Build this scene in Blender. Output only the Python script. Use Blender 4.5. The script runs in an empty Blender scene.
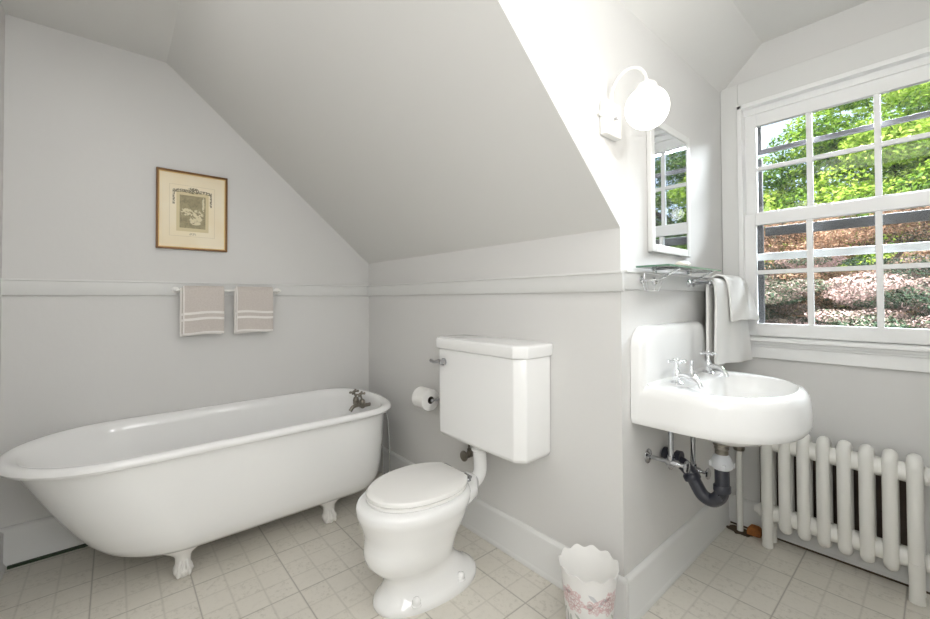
import bpy, bmesh, math, random
from mathutils import Vector, Matrix
import numpy as np
sc = bpy.context.scene
COL = sc.collection
PI = math.pi

# ------------------------------------------------------------------ camera
YAW, PITCH, ROLL = -0.8617, 0.0154, -0.0045
fw = Vector((math.sin(YAW), math.cos(YAW), 0)); rt = Vector((math.cos(YAW), -math.sin(YAW), 0)); up = Vector((0, 0, 1))
fw, up = fw * math.cos(PITCH) + up * math.sin(PITCH), up * math.cos(PITCH) - fw * math.sin(PITCH)
rt, up = rt * math.cos(ROLL) + up * math.sin(ROLL), up * math.cos(ROLL) - rt * math.sin(ROLL)
cam_data = bpy.data.cameras.new('camera'); cam = bpy.data.objects.new('camera', cam_data); COL.objects.link(cam)
m = Matrix((rt, up, -fw)).transposed().to_4x4(); m.translation = Vector((2.8805, -1.4896, 1.2465)); cam.matrix_world = m
cam_data.sensor_width = 36; cam_data.lens = 408.57 / 930 * 36; cam_data.shift_y = -(309.5 - 292.47) / 930
cam_data.clip_start = 0.02; cam_data.clip_end = 300
sc.camera = cam

# ------------------------------------------------------------------ world, sun, lights, exposure
world = bpy.data.worlds.new('world'); sc.world = world; world.use_nodes = True
wn = world.node_tree; bg = wn.nodes['Background']
sky = wn.nodes.new('ShaderNodeTexSky'); sky.sky_type = 'NISHITA'; sky.sun_disc = False
sky.sun_elevation = math.radians(50); sky.sun_rotation = math.radians(200); sky.air_density = 1.0; sky.dust_density = 2.5
mixw = wn.nodes.new('ShaderNodeMix'); mixw.data_type = 'RGBA'; mixw.inputs[0].default_value = 0.55
mixw.inputs[7].default_value = (4.4, 5.2, 6.2, 1)
wn.links.new(sky.outputs[0], mixw.inputs[6]); wn.links.new(mixw.outputs[2], bg.inputs[0]); bg.inputs[1].default_value = 0.25

def light(name, kind, loc, energy, color=(1, 1, 1), **kw):
    d = bpy.data.lights.new(name, kind); d.energy = energy; d.color = color
    for k, v in kw.items():
        if k not in ('rot', 'look'): setattr(d, k, v)
    o = bpy.data.objects.new(name, d); COL.objects.link(o); o.location = loc
    if 'look' in kw:
        o.rotation_euler = (Vector(kw['look']) - Vector(loc)).to_track_quat('-Z', 'Y').to_euler()
    return o
light('sun', 'SUN', (0, -4, 12), 6.0, (1, .97, .92), angle=math.radians(1.0), look=(4.2, -1.0, 6))
# daylight falling in through the window opening
light('window_daylight', 'AREA', (2.6, 2.7, 3.35), 1300, (.86, .92, 1.0), shape='RECTANGLE', size=2.6, size_y=1.4, look=(2.6, .3, .9))
# light placed to suit the cast shadows; the pendant lamp around it is added
light('added_pendant_bulb', 'POINT', (3.0, -.38, 2.08), 12.5, (1, .99, .98), shadow_soft_size=.06)
# added fill in place of soft light returned by the ceiling
light('ceiling_fill', 'AREA', (1.9, -1.58, 2.56), 4.5, (1, .99, .985), shape='RECTANGLE', size=2.4, size_y=.5, look=(1.9, -1.50, 0))

# added fill at the right wall; the hall and doorway are made up
light('side_fill', 'AREA', (3.14, -1.36, 1.45), 12, (1, .995, .99), shape='RECTANGLE', size=.7, size_y=1.1, look=(0, -1.20, 1.15))
sc.view_settings.view_transform = 'Standard'; sc.view_settings.look = 'None'
sc.view_settings.gamma = 1; sc.view_settings.use_curve_mapping = False
sc.view_settings.exposure = 0.62
sc.cycles.max_bounces = 10; sc.cycles.diffuse_bounces = 6; sc.cycles.transparent_max_bounces = 16
sc.cycles.caustics_reflective = False; sc.cycles.caustics_refractive = False
sc.cycles.sample_clamp_indirect = 4

# ------------------------------------------------------------------ materials
def s2l(c):
    return tuple((x / 255 / 12.92 if x / 255 <= .04045 else ((x / 255 + .055) / 1.055) ** 2.4) for x in c)
def mat(name, rgb=(200, 200, 200), rough=.5, metal=0, noise=0, nscale=8, bump=0, bscale=60, coat=0, spec=.5, trans=0, sss=0, ior=None):
    m = bpy.data.materials.new(name); m.use_nodes = True
    nt = m.node_tree; b = nt.nodes['Principled BSDF']; c = s2l(rgb)
    b.inputs['Roughness'].default_value = rough; b.inputs['Metallic'].default_value = metal
    b.inputs['Coat Weight'].default_value = coat; b.inputs['Coat Roughness'].default_value = .05
    b.inputs['Specular IOR Level'].default_value = spec
    b.inputs['Transmission Weight'].default_value = trans
    if ior: b.inputs['IOR'].default_value = ior
    tc = nt.nodes.new('ShaderNodeTexCoord')
    n = nt.nodes.new('ShaderNodeTexNoise'); n.inputs['Scale'].default_value = nscale; n.inputs['Detail'].default_value = 4
    nt.links.new(tc.outputs['Object'], n.inputs['Vector'])
    r = nt.nodes.new('ShaderNodeMix'); r.data_type = 'RGBA'
    k = 1 - noise
    r.inputs[6].default_value = (c[0] * k, c[1] * k, c[2] * k, 1); r.inputs[7].default_value = (*c, 1)
    nt.links.new(n.outputs['Fac'], r.inputs[0]); nt.links.new(r.outputs[2], b.inputs['Base Color'])
    if bump:
        n2 = nt.nodes.new('ShaderNodeTexNoise'); n2.inputs['Scale'].default_value = bscale; n2.inputs['Detail'].default_value = 3
        nt.links.new(tc.outputs['Object'], n2.inputs['Vector'])
        bp = nt.nodes.new('ShaderNodeBump'); bp.inputs['Strength'].default_value = bump; bp.inputs['Distance'].default_value = .01
        nt.links.new(n2.outputs['Fac'], bp.inputs['Height']); nt.links.new(bp.outputs[0], b.inputs['Normal'])
    return m
M = {}
M['wall'] = mat('wall_paint', (215, 214, 212), .75, noise=.015, nscale=2, bump=.05, bscale=35, spec=.25)
M['ceil'] = mat('ceiling_paint', (216, 215, 212), .85, noise=.015, nscale=2, spec=.2)
M['trim'] = mat('trim_gloss_paint', (220, 220, 218), .38, noise=.02, nscale=6, spec=.45)
M['porcelain'] = mat('white_porcelain', (238, 238, 237), .12, noise=.01, coat=.3)
M['enamel'] = mat('bath_enamel', (237, 237, 236), .16, noise=.02, nscale=5, coat=.2)
M['tubpaint'] = mat('bath_outside_paint', (233, 232, 229), .35, noise=.02, nscale=5)
M['foot'] = mat('foot_paint', (228, 226, 222), .4, noise=.08, nscale=25)
M['seat'] = mat('seat_plastic', (238, 237, 234), .22, coat=.2)
M['chrome'] = mat('chrome', (186, 187, 190), .09, 1)
M['nickel'] = mat('aged_nickel', (150, 144, 134), .28, 1, noise=.35, nscale=60)
M['black'] = mat('black_iron', (38, 40, 52), .35, 0, noise=.3, nscale=40, coat=.4)
M['greyplastic'] = mat('grey_union', (206, 208, 212), .35)
M['rad'] = mat('radiator_paint', (233, 232, 227), .33, noise=.03, nscale=14)
M['rust'] = mat('rusty_wood', (176, 108, 48), .8, noise=.6, nscale=60)
M['dirt'] = mat('floor_dirt', (96, 80, 62), .9, noise=.6, nscale=90)
M['green'] = mat('old_green_paint', (52, 68, 48), .6, noise=.3, nscale=50)
M['white_metal'] = mat('white_enamelled_metal', (236, 235, 231), .3)
M['paper'] = mat('tissue_paper', (240, 239, 236), .9, bump=.2, bscale=200)
M['core'] = mat('brown_cardboard', (70, 60, 52), .8)
M['gilt'] = mat('dark_gilt_wood', (120, 84, 44), .4, .35, noise=.35, nscale=40)
M['giltin'] = mat('inner_gilt_slip', (214, 178, 112), .4, .3)
M['sash'] = mat('sash_paint', (238, 238, 237), .35, noise=.02, nscale=6)
M['brightchrome'] = mat('bright_chrome', (235, 236, 238), .12, 1)
M['dark'] = mat('dark_frame', (26, 25, 27), .5)
M['greyframe'] = mat('grey_storm_frame', (92, 90, 94), .5)
M['outwhite'] = mat('storm_white', (228, 229, 230), .5)
M['bark'] = mat('bark', (92, 80, 66), .9, noise=.5, nscale=12)
M['grass'] = mat('lawn', (58, 82, 38), .9, noise=.5, nscale=3)
M['soap'] = mat('ivory_soap', (240, 234, 220), .4)
M['towelwhite'] = mat('white_terry', (240, 239, 236), .95, bump=.6, bscale=220, spec=.1)

def glass_mat(name, tint=(1, 1, 1), gloss=.06):
    m = bpy.data.materials.new(name); m.use_nodes = True; nt = m.node_tree; nt.nodes.clear()
    out = nt.nodes.new('ShaderNodeOutputMaterial'); mx = nt.nodes.new('ShaderNodeMixShader')
    t = nt.nodes.new('ShaderNodeBsdfTransparent'); g = nt.nodes.new('ShaderNodeBsdfGlossy'); g.inputs['Roughness'].default_value = .02
    t.inputs[0].default_value = (*tint, 1); mx.inputs[0].default_value = gloss
    fr = nt.nodes.new('ShaderNodeFresnel'); fr.inputs[0].default_value = 1.45
    nt.links.new(fr.outputs[0], mx.inputs[0])
    nt.links.new(t.outputs[0], mx.inputs[1]); nt.links.new(g.outputs[0], mx.inputs[2]); nt.links.new(mx.outputs[0], out.inputs[0])
    return m
M['pane'] = glass_mat('window_glass', (.97, .98, .97))
M['shelfglass'] = glass_mat('shelf_glass', (.94, .975, .955))
M['edgeglass'] = mat('green_glass_edge', (96, 128, 108), .15, spec=.6)
M['mirror'] = mat('mirror_silver', (225, 228, 230), .02, 1)

def emis(name, rgb, s):
    m = mat(name, rgb, .3); b = m.node_tree.nodes['Principled BSDF']
    b.inputs['Emission Color'].default_value = (*s2l(rgb), 1); b.inputs['Emission Strength'].default_value = s
    return m
M['globe'] = emis('lit_opal_glass', (255, 250, 243), 2.2)

def nodes_helper(m):
    nt = m.node_tree
    def N(t, **kw):
        n = nt.nodes.new(t)
        for k, v in kw.items(): setattr(n, k, v)
        return n
    def math_(op, a, b=None, c=None):
        n = N('ShaderNodeMath', operation=op)
        for i, v in enumerate((a, b, c)):
            if v is None: continue
            if isinstance(v, (int, float)): n.inputs[i].default_value = v
            else: nt.links.new(v, n.inputs[i])
        return n.outputs[0]
    return nt, N, math_
def mixc(nt, N, fac, a, b):
    n = N('ShaderNodeMix', data_type='RGBA')
    for i, v in ((0, fac), (6, a), (7, b)):
        if isinstance(v, tuple): n.inputs[i].default_value = (*v, 1) if len(v) == 3 else v
        elif isinstance(v, (int, float)): n.inputs[i].default_value = v
        else: nt.links.new(v, n.inputs[i])
    return n.outputs[2]

def floor_material():
    m = mat('patterned_vinyl', (200, 200, 200), .38, spec=.4); nt, N, mt = nodes_helper(m); b = nt.nodes['Principled BSDF']
    tc = N('ShaderNodeTexCoord'); sp = N('ShaderNodeSeparateXYZ'); nt.links.new(tc.outputs['Object'], sp.inputs[0])
    P = .338
    def lines(o, off, period, w):
        f = mt('FRACT', mt('MULTIPLY', mt('SUBTRACT', o, off - 20 * period), 1 / period))
        d = mt('MINIMUM', f, mt('SUBTRACT', 1.0, f)); d = mt('MULTIPLY', d, period)
        return mt('SUBTRACT', 1.0, mt('SMOOTH_MIN', mt('MULTIPLY', d, 1 / w), 1.0, .1))
    X, Y = sp.outputs[0], sp.outputs[1]
    big = mt('MAXIMUM', mt('MAXIMUM', lines(X, .74, P, .0035), lines(Y, -.205, P, .0035)), 0.0)
    small = mt('MAXIMUM', mt('MAXIMUM', lines(X, .74, P / 3, .006), lines(Y, -.205, P / 3, .006)), 0.0)
    # cell id for the relief pattern
    cx = mt('FLOOR', mt('MULTIPLY', mt('SUBTRACT', X, .74 - 20 * P), 3 / P)); cy = mt('FLOOR', mt('MULTIPLY', mt('SUBTRACT', Y, -.205 - 20 * P), 3 / P))
    par = mt('MODULO', mt('ADD', cx, cy), 2.0)
    nz = N('ShaderNodeTexNoise'); nz.inputs['Scale'].default_value = 42; nz.inputs['Detail'].default_value = 5; nz.inputs['Roughness'].default_value = .7
    nt.links.new(tc.outputs['Object'], nz.inputs['Vector'])
    vr = N('ShaderNodeTexVoronoi', feature='DISTANCE_TO_EDGE'); vr.inputs['Scale'].default_value = 60
    nt.links.new(tc.outputs['Object'], vr.inputs['Vector'])
    ramp = N('ShaderNodeMapRange'); ramp.inputs[1].default_value = .5; ramp.inputs[2].default_value = .62; nt.links.new(nz.outputs['Fac'], ramp.inputs[0])
    vmask = mt('SUBTRACT', 1.0, mt('MULTIPLY', mt('MINIMUM', vr.outputs['Distance'], .12), 8.0))
    mot = mt('MULTIPLY', ramp.outputs[0], mt('ADD', .35, mt('MULTIPLY', vmask, .65)))
    mot = mt('MULTIPLY', mot, mt('ADD', .35, mt('MULTIPLY', par, .65)))
    n2 = N('ShaderNodeTexNoise'); n2.inputs['Scale'].default_value = 1.6; n2.inputs['Detail'].default_value = 4; nt.links.new(tc.outputs['Object'], n2.inputs['Vector'])
    base = mixc(nt, N, n2.outputs['Fac'], s2l((207, 202, 191)), s2l((221, 217, 208)))
    c = mixc(nt, N, mt('MULTIPLY', mot, .55), base, s2l((168, 163, 150)))
    c = mixc(nt, N, mt('MULTIPLY', small, .42), c, s2l((176, 172, 162)))
    c = mixc(nt, N, mt('MULTIPLY', big, .55), c, s2l((120, 115, 106)))
    nt.links.new(c, b.inputs['Base Color'])
    bp = N('ShaderNodeBump'); bp.inputs['Strength'].default_value = .15; bp.inputs['Distance'].default_value = .004
    nt.links.new(mt('SUBTRACT', 1.0, mt('ADD', mot, small)), bp.inputs['Height']); nt.links.new(bp.outputs[0], b.inputs['Normal'])
    return m
M['floor'] = floor_material()

# ------------------------------------------------------------------ mesh helpers
def link(o, parent=None):
    COL.objects.link(o)
    if parent: o.parent = parent
    return o
def obj(name, bm, m, parent=None, smooth=True, bevel=0, seg=3, subsurf=0, angle=40):
    """bm in world coordinates; the parent Empty carries an offset that is taken out again"""
    me = bpy.data.meshes.new(name)
    bmesh.ops.recalc_face_normals(bm, faces=bm.faces)
    if parent:
        off = world_loc(parent)
        bmesh.ops.translate(bm, verts=bm.verts, vec=-off)
    bm.to_mesh(me); bm.free()
    o = bpy.data.objects.new(name, me); link(o, parent)
    for mm in (m if isinstance(m, (list, tuple)) else [m]): me.materials.append(mm)
    if smooth:
        me.polygons.foreach_set('use_smooth', [True] * len(me.polygons))
        if not subsurf:
            me.set_sharp_from_angle(angle=math.radians(angle))
    if bevel:
        b = o.modifiers.new('bevel', 'BEVEL'); b.width = bevel; b.segments = seg; b.limit_method = 'ANGLE'; b.harden_normals = False
    if subsurf:
        s = o.modifiers.new('subsurf', 'SUBSURF'); s.levels = subsurf; s.render_levels = subsurf
    return o
def world_loc(o):
    v = Vector((0, 0, 0))
    while o is not None:
        v += o.location; o = o.parent
    return v
def tag(o, label, cat, group=None):
    o['label'] = label; o['category'] = cat
    if group: o['group'] = group
    return o
def empty(name, loc, label, cat, group=None):
    o = bpy.data.objects.new(name, None); link(o); o.location = loc; o.empty_display_size = .05
    return tag(o, label, cat, group)
def struct(o):
    o['kind'] = 'structure'; return o
def box(bm, x0, x1, y0, y1, z0, z1):
    v = [bm.verts.new(p) for p in ((x0, y0, z0), (x1, y0, z0), (x1, y1, z0), (x0, y1, z0), (x0, y0, z1), (x1, y0, z1), (x1, y1, z1), (x0, y1, z1))]
    for f in ((0, 3, 2, 1), (4, 5, 6, 7), (0, 1, 5, 4), (1, 2, 6, 5), (2, 3, 7, 6), (3, 0, 4, 7)): bm.faces.new([v[i] for i in f])
    return bm
def prism(bm, pts, vec):
    vec = Vector(vec); a = [bm.verts.new(p) for p in pts]; b = [bm.verts.new(Vector(p) + vec) for p in pts]; n = len(pts)
    bm.faces.new(a); bm.faces.new(b[::-1])
    for i in range(n): bm.faces.new((a[i], a[(i + 1) % n], b[(i + 1) % n], b[i]))
    return bm
def poly(bm, pts):
    bm.faces.new([bm.verts.new(p) for p in pts]); return bm
def loft(bm, rings, cap0=True, cap1=True):
    R = [[bm.verts.new(p) for p in r] for r in rings]; n = len(R[0])
    for a, b in zip(R, R[1:]):
        for i in range(n): bm.faces.new((a[i], a[(i + 1) % n], b[(i + 1) % n], b[i]))
    if cap0: bm.faces.new(R[0][::-1])
    if cap1: bm.faces.new(R[-1])
    return bm
def lathe(bm, prof, c=(0, 0, 0), axis=(0, 0, 1), n=32, cap=True):
    """prof: list of (radius, height along axis)"""
    ax = Vector(axis).normalized(); q = Vector((0, 0, 1)).rotation_difference(ax); c = Vector(c)
    rings = []
    for r, h in prof:
        rings.append([c + q @ Vector((r * math.cos(t), r * math.sin(t), h)) for t in (2 * PI * i / n for i in range(n))])
    return loft(bm, rings, cap, cap)
def spline(pts, k=8):
    pts = [Vector(p) for p in pts]; out = []
    P = [pts[0] * 2 - pts[1]] + pts + [pts[-1] * 2 - pts[-2]]
    for i in range(1, len(P) - 2):
        for j in range(k):
            t = j / k; a, b, c, d = P[i - 1:i + 3]
            out.append(.5 * ((2 * b) + (c - a) * t + (2 * a - 5 * b + 4 * c - d) * t * t + (3 * b - 3 * c + d - a) * t ** 3))
    out.append(pts[-1]); return out
def tube(bm, pts, r, n=14, closed=False, cap=True):
    pts = [Vector(p) for p in pts]; N = len(pts); rr = r if isinstance(r, (list, tuple)) else [r] * N
    T = []
    for i in range(N):
        a = pts[(i - 1) % N] if (closed or i > 0) else pts[i]; b = pts[(i + 1) % N] if (closed or i < N - 1) else pts[i]
        T.append((b - a).normalized())
    ref = Vector((0, 0, 1)) if abs(T[0].z) < .9 else Vector((1, 0, 0))
    u = T[0].cross(ref).normalized(); rings = []
    for i in range(N):
        u = (u - T[i] * u.dot(T[i])).normalized(); w = T[i].cross(u)
        rings.append([pts[i] + (u * math.cos(t) + w * math.sin(t)) * rr[i] for t in (2 * PI * k / n for k in range(n))])
    if closed:
        # align last with first by reusing the first ring
        R = [[bm.verts.new(p) for p in g] for g in rings]
        best = min(range(n), key=lambda s: (rings[0][s] - rings[-1][0]).length)
        for i in range(N):
            a = R[i]; b = R[(i + 1) % N]; s = best if i == N - 1 else 0
            for k in range(n): bm.faces.new((a[k], a[(k + 1) % n], b[(k + 1 + s) % n], b[(k + s) % n]))
        return bm
    return loft(bm, rings, cap, cap)
def ball(bm, c, r, seg=20, sc_=(1, 1, 1)):
    mt = Matrix.Translation(Vector(c)) @ Matrix.Diagonal((*[r * s for s in sc_], 1))
    bmesh.ops.create_uvsphere(bm, u_segments=seg, v_segments=max(8, seg // 2), radius=1, matrix=mt); return bm
def B(): return bmesh.new()

# ------------------------------------------------------------------ the room
W, D, KZ, CZ_, FZ = 2.0724, 1.142, 1.52, 2.415, 2.612
YC = -(FZ - KZ) / .859; YV = -(CZ_ - KZ) / .859; X1, X2, XR, YE = 2.275, 2.965, 3.17, -1.893
struct(obj('floor', prism(B(), [(-.05, YE - .05, 0), (XR + .05, YE - .05, 0), (XR + .05, D + .05, 0), (-.05, D + .05, 0)], (0, 0, -.05)), M['floor'], smooth=False))
struct(obj('wall_left', poly(B(), [(0, YE, 0), (0, 0, 0), (0, 0, KZ), (0, YC, FZ), (0, YE, FZ)]), M['wall'], smooth=False))
struct(obj('wall_back', poly(B(), [(0, 0, 0), (W, 0, 0), (W, 0, KZ), (0, 0, KZ)]), M['wall'], smooth=False))
struct(obj('wall_sink', poly(B(), [(W, 0, 0), (W, D, 0), (W, D, CZ_), (W, YV, CZ_), (W, 0, KZ)]), M['wall'], smooth=False))
bm = B()
wx0, wx1, wz0, wz1 = 2.18, 3.0, 1.035, 2.30
for a in ((W, wx0, 0, CZ_), (wx1, XR, 0, CZ_), (wx0, wx1, 0, wz0), (wx0, wx1, wz1, CZ_)):
    poly(bm, [(a[0], D, a[2]), (a[1], D, a[2]), (a[1], D, a[3]), (a[0], D, a[3])])
poly(bm, [(W, D, CZ_), (XR, D, CZ_), (X2, D, FZ), (X1, D, FZ)])
bmesh.ops.remove_doubles(bm, verts=bm.verts, dist=1e-5)
struct(obj('wall_window', bm, M['wall'], smooth=False))
struct(obj('wall_front', poly(B(), [(0, YE, 0), (XR, YE, 0), (XR, YE, FZ), (0, YE, FZ)]), M['wall'], smooth=False))
struct(obj('wall_right', poly(B(), [(XR, YE, 0), (XR, D, 0), (XR, D, CZ_), (XR, YC, CZ_), (XR, YC, FZ), (XR, YE, FZ)]), M['wall'], smooth=False))
bm = B()
poly(bm, [(0, YE, FZ), (XR, YE, FZ), (XR, YC, FZ), (X2, YC, FZ), (X1, YC, FZ), (0, YC, FZ)])
poly(bm, [(X1, YC, FZ), (X2, YC, FZ), (X2, D, FZ), (X1, D, FZ)])
poly(bm, [(W, D, CZ_), (W, YV, CZ_), (X1, YC, FZ), (X1, D, FZ)])
poly(bm, [(XR, D, CZ_), (XR, YC, CZ_), (X2, YC, FZ), (X2, D, FZ)])
poly(bm, [(XR, YC, CZ_), (XR, YC, FZ), (X2, YC, FZ)])
poly(bm, [(0, 0, KZ), (W, 0, KZ), (W, YV, CZ_), (X1, YC, FZ), (0, YC, FZ)])
bmesh.ops.remove_doubles(bm, verts=bm.verts, dist=1e-5)
struct(obj('ceiling', bm, M['ceil'], smooth=False))

# skirting boards with a cap moulding and a quarter-round at the floor
def skirting(name, a, b, n, h=.176, t=.018):
    """a->b along the wall (xy), n = unit vector into the room"""
    a = Vector((*a, 0)); b = Vector((*b, 0)); n = Vector((*n, 0))
    prof = [(0, 0), (t + .010, 0), (t + .010, .008), (t + .004, .018), (t, .022), (t, h - .016), (t - .003, h - .010), (t - .010, h - .003), (.003, h), (0, h)]
    return struct(obj(name, prism(B(), [a + n * p + Vector((0, 0, z)) for p, z in prof], b - a), M['trim'], angle=50))
skirting('baseboard_left', (0.0005, YE), (0.0005, 0), (1, 0), h=.184)
skirting('baseboard_back', (0, -.0005), (W + .018, -.0005), (0, -1))
skirting('baseboard_sink', (W + .0005, 0), (W + .0005, D), (1, 0))
skirting('baseboard_window', (W, D - .0005), (XR, D - .0005), (0, -1), h=.145)
skirting('baseboard_front', (0, YE + .0005), (XR, YE + .0005), (0, 1))
skirting('baseboard_right', (XR - .0005, -.90), (XR - .0005, D), (-1, 0))
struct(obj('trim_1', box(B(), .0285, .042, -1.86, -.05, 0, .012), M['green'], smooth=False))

# chair rail round the tub wall, the back wall and the sink wall
def rail(name, a, b, n, z0=1.272, z1=1.352):
    a = Vector((*a, 0)); b = Vector((*b, 0)); n = Vector((*n, 0))
    prof = [(0, z0), (.012, z0), (.016, z0 + .004), (.016, z1 - .010), (.026, z1 - .008), (.026, z1 - .001), (.022, z1), (0, z1)]
    return struct(obj(name, prism(B(), [a + n * p + Vector((0, 0, z)) for p, z in prof], b - a), M['trim'], angle=50))
rail('trim_2', (.0005, YE), (.0005, 0), (1, 0)); rail('trim_3', (0, -.0005), (W + .016, -.0005), (0, -1)); rail('trim_4', (W + .0005, 0), (W + .0005, 1.05), (1, 0), 1.28, 1.356)

# made-up doorway surround framing the fill light; the wall behind is closed
added_door = bpy.data.objects.new('added_door_1', None); link(added_door); added_door.location = (XR, -1.36, 0); struct(added_door)
bm = B(); box(bm, XR - .02, XR - .001, -1.82, -1.73, 0, 2.10); box(bm, XR - .02, XR - .001, -.99, -.90, 0, 2.10); box(bm, XR - .02, XR - .001, -1.73, -.99, 2.01, 2.10)
obj('added_door_casing', bm, M['trim'], added_door, bevel=.003)

# ------------------------------------------------------------------ window
def frame_boards():
    e = D - .014; bm = B()
    box(bm, W + .003, wx0 - .02, e, D - .0005, wz0 - .10, 2.43)
    box(bm, wx1 + .02, XR - .003, e, D - .0005, wz0 - .10, 2.43)
    box(bm, wx0 - .02, wx1 + .02, e, D - .0005, wz1 - .0, 2.43)
    return bm
win = bpy.data.objects.new('window_1', None); link(win); win.location = (2.59, D, wz0); struct(win)
def wpart(name, bm, m='sash', bevel=.0025, parent=win, **k):
    o = obj(name, bm, M[m], parent, bevel=bevel, seg=2, **k); return o
wpart('window_casing', frame_boards(), 'trim')
bm = B()
e = D - .024
box(bm, wx0 - .022, wx0, e, D + .02, wz0, wz1 + .002); box(bm, wx1, wx1 + .022, e, D + .02, wz0, wz1 + .002); box(bm, wx0 - .022, wx1 + .022, e, D + .02, wz1 - .018, wz1 + .006)
wpart('stop_bead', bm)
bm = B()   # jamb lining
for x in (wx0 - .02, wx1): box(bm, x, x + .02, D + .02, D + .19, wz0 - .02, wz1 + .02)
box(bm, wx0 - .02, wx1 + .02, D + .02, D + .19, wz1 - .05, wz1 + .02); box(bm, wx0 - .02, wx1 + .02, D + .02, D + .19, wz0 - .04, wz0 + .004)
wpart('jamb', bm)
bm = B(); box(bm, W + .004, XR - .004, D - .055, D + .03, wz0 - .022, wz0 + .001)
wpart('sill', bm, bevel=.006)
bm = B(); box(bm, W + .003, XR - .003, D - .038, D - .0006, wz0 - .036, wz0 - .022); box(bm, W + .003, XR - .003, D - .028, D - .0006, wz0 - .048, wz0 - .036)
box(bm, W + .003, XR - .003, D - .018, D - .0006, .925, wz0 - .048); wpart('apron', bm)
cols = [(2.231, 2.443), (2.467, 2.688), (2.711, 2.930)]
def sash(name, y0, z0, z1, g0, g1, mz, pz):
    bm = B(); y1 = y0 + .03
    box(bm, wx0, cols[0][0], y0, y1, z0, z1); box(bm, cols[2][1], wx1, y0, y1, z0, z1)
    box(bm, cols[0][0], cols[2][1], y0, y1, z0, g0); box(bm, cols[0][0], cols[2][1], y0, y1, g1, z1)
    s = wpart(name, bm)
    bm = B()
    for i in (0, 1): box(bm, cols[i][1], cols[i + 1][0], y0 + .004, y1 - .004, g0, g1)
    box(bm, cols[0][0], cols[2][1], y0 + .005, y1 - .005, mz[0], mz[1])
    wpart('glazing_bars', bm, parent=s)
    for c in cols:
        for r in ((g0, mz[0]), (mz[1], g1)):
            wpart('pane', box(B(), c[0], c[1], y0 + .013, y0 + .016, r[0], r[1]), 'pane', 0, s, smooth=False)
sash('lower_sash', D + .002, 1.04, 1.700, 1.107, 1.637, (1.371, 1.393), 0)
sash('upper_sash', D + .034, 1.668, 2.262, 1.712, 2.185, (1.938, 1.960), 0)
# storm window outside
y = D + .10
bm = B(); box(bm, 2.18, 2.241, y, y + .02, 1.04, 2.02); box(bm, 2.94, 3.0, y, y + .02, 1.04, 2.02); box(bm, 2.25, 2.945, y, y + .02, 1.585, 1.634)
box(bm, 2.25, 2.945, y, y + .02, 1.04, 1.06)
st = wpart('storm_frame', bm, 'dark')
bm = B(); box(bm, 2.18, 2.241, y - .004, y + .016, 2.06, 2.25); box(bm, 2.94, 3.0, y - .004, y + .016, 2.06, 2.25); box(bm, 2.18, 3.0, y - .004, y + .016, 2.045, 2.07)
wpart('storm_rail', bm, 'greyframe', parent=st)
bm = B(); box(bm, 2.18, 3.0, y - .012, y + .002, 1.452, 1.490); wpart('storm_rail', bm, 'outwhite', parent=st)

# ------------------------------------------------------------------ bath
def oval(xc, hw, ya, yb, z, n=96, ra=None, rb=None, na=2.0, nb=2.6):
    """plan outline: end at ya (sloping end, round) and yb (drain end, squarer)"""
    ra = ra or hw; rb = rb or hw * .8; pts = []
    h = n // 2
    for i in range(h + 1):                      # drain end from +x to -x
        t = PI * i / h; c, s = math.cos(t), math.sin(t)
        pts.append(Vector((xc + hw * math.copysign(abs(c) ** (2 / nb), c), yb - rb + rb * abs(s) ** (2 / nb), z)))
    for i in range(h + 1):
        t = PI + PI * i / h; c, s = math.cos(t), math.sin(t)
        pts.append(Vector((xc + hw * math.copysign(abs(c) ** (2 / na), c), ya + ra - ra * abs(s) ** (2 / na), z)))
    return pts
bath = empty('bathtub', (.38, -1.0, 0), 'long white cast iron clawfoot bath along the left wall', 'bathtub')
XC = .396
outer = [(.112, .14, -1.34, -.38), (.116, .22, -1.43, -.30), (.130, .272, -1.495, -.255), (.155, .298, -1.54, -.232), (.20, .316, -1.585, -.212), (.27, .326, -1.635, -.202),
         (.38, .336, -1.700, -.194), (.48, .342, -1.755, -.188), (.555, .346, -1.795, -.182), (.578, .350, -1.81, -.177)]
rings = [oval(XC, hw, ya, yb, z, ra=min(.36, hw * 1.08), rb=hw * .75) for z, hw, ya, yb in outer]
lip = [(.575, .000 + .366, -1.828, -.145), (.580, .380, -1.846, -.129), (.592, .387, -1.854, -.120), (.604, .385, -1.852, -.122), (.613, .376, -1.842, -.132), (.615, .362, -1.826, -.148), (.610, .346, -1.806, -.166), (.598, .336, -1.79, -.178)]
rings += [oval(XC, hw, ya, yb, z, ra=.39 * hw / .387, rb=hw * .78) for z, hw, ya, yb in lip]
inner = [(.56, .328, -1.765, -.186), (.46, .318, -1.69, -.195), (.34, .302, -1.60, -.206), (.25, .28, -1.52, -.225), (.20, .25, -1.46, -.26), (.175, .19, -1.38, -.33), (.168, .10, -1.25, -.44)]
rings += [oval(XC, hw, ya, yb, z, ra=min(.36, hw * 1.05), rb=hw * .76) for z, hw, ya, yb in inner]
rings = [[Vector((p.x, p.y - (.020 if p.y > -.5 and i >= 10 else 0), p.z)) for p in r] for i, r in enumerate(rings)]
bm = loft(B(), rings)
tub = obj('tub_body', bm, M['enamel'], bath)
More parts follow.
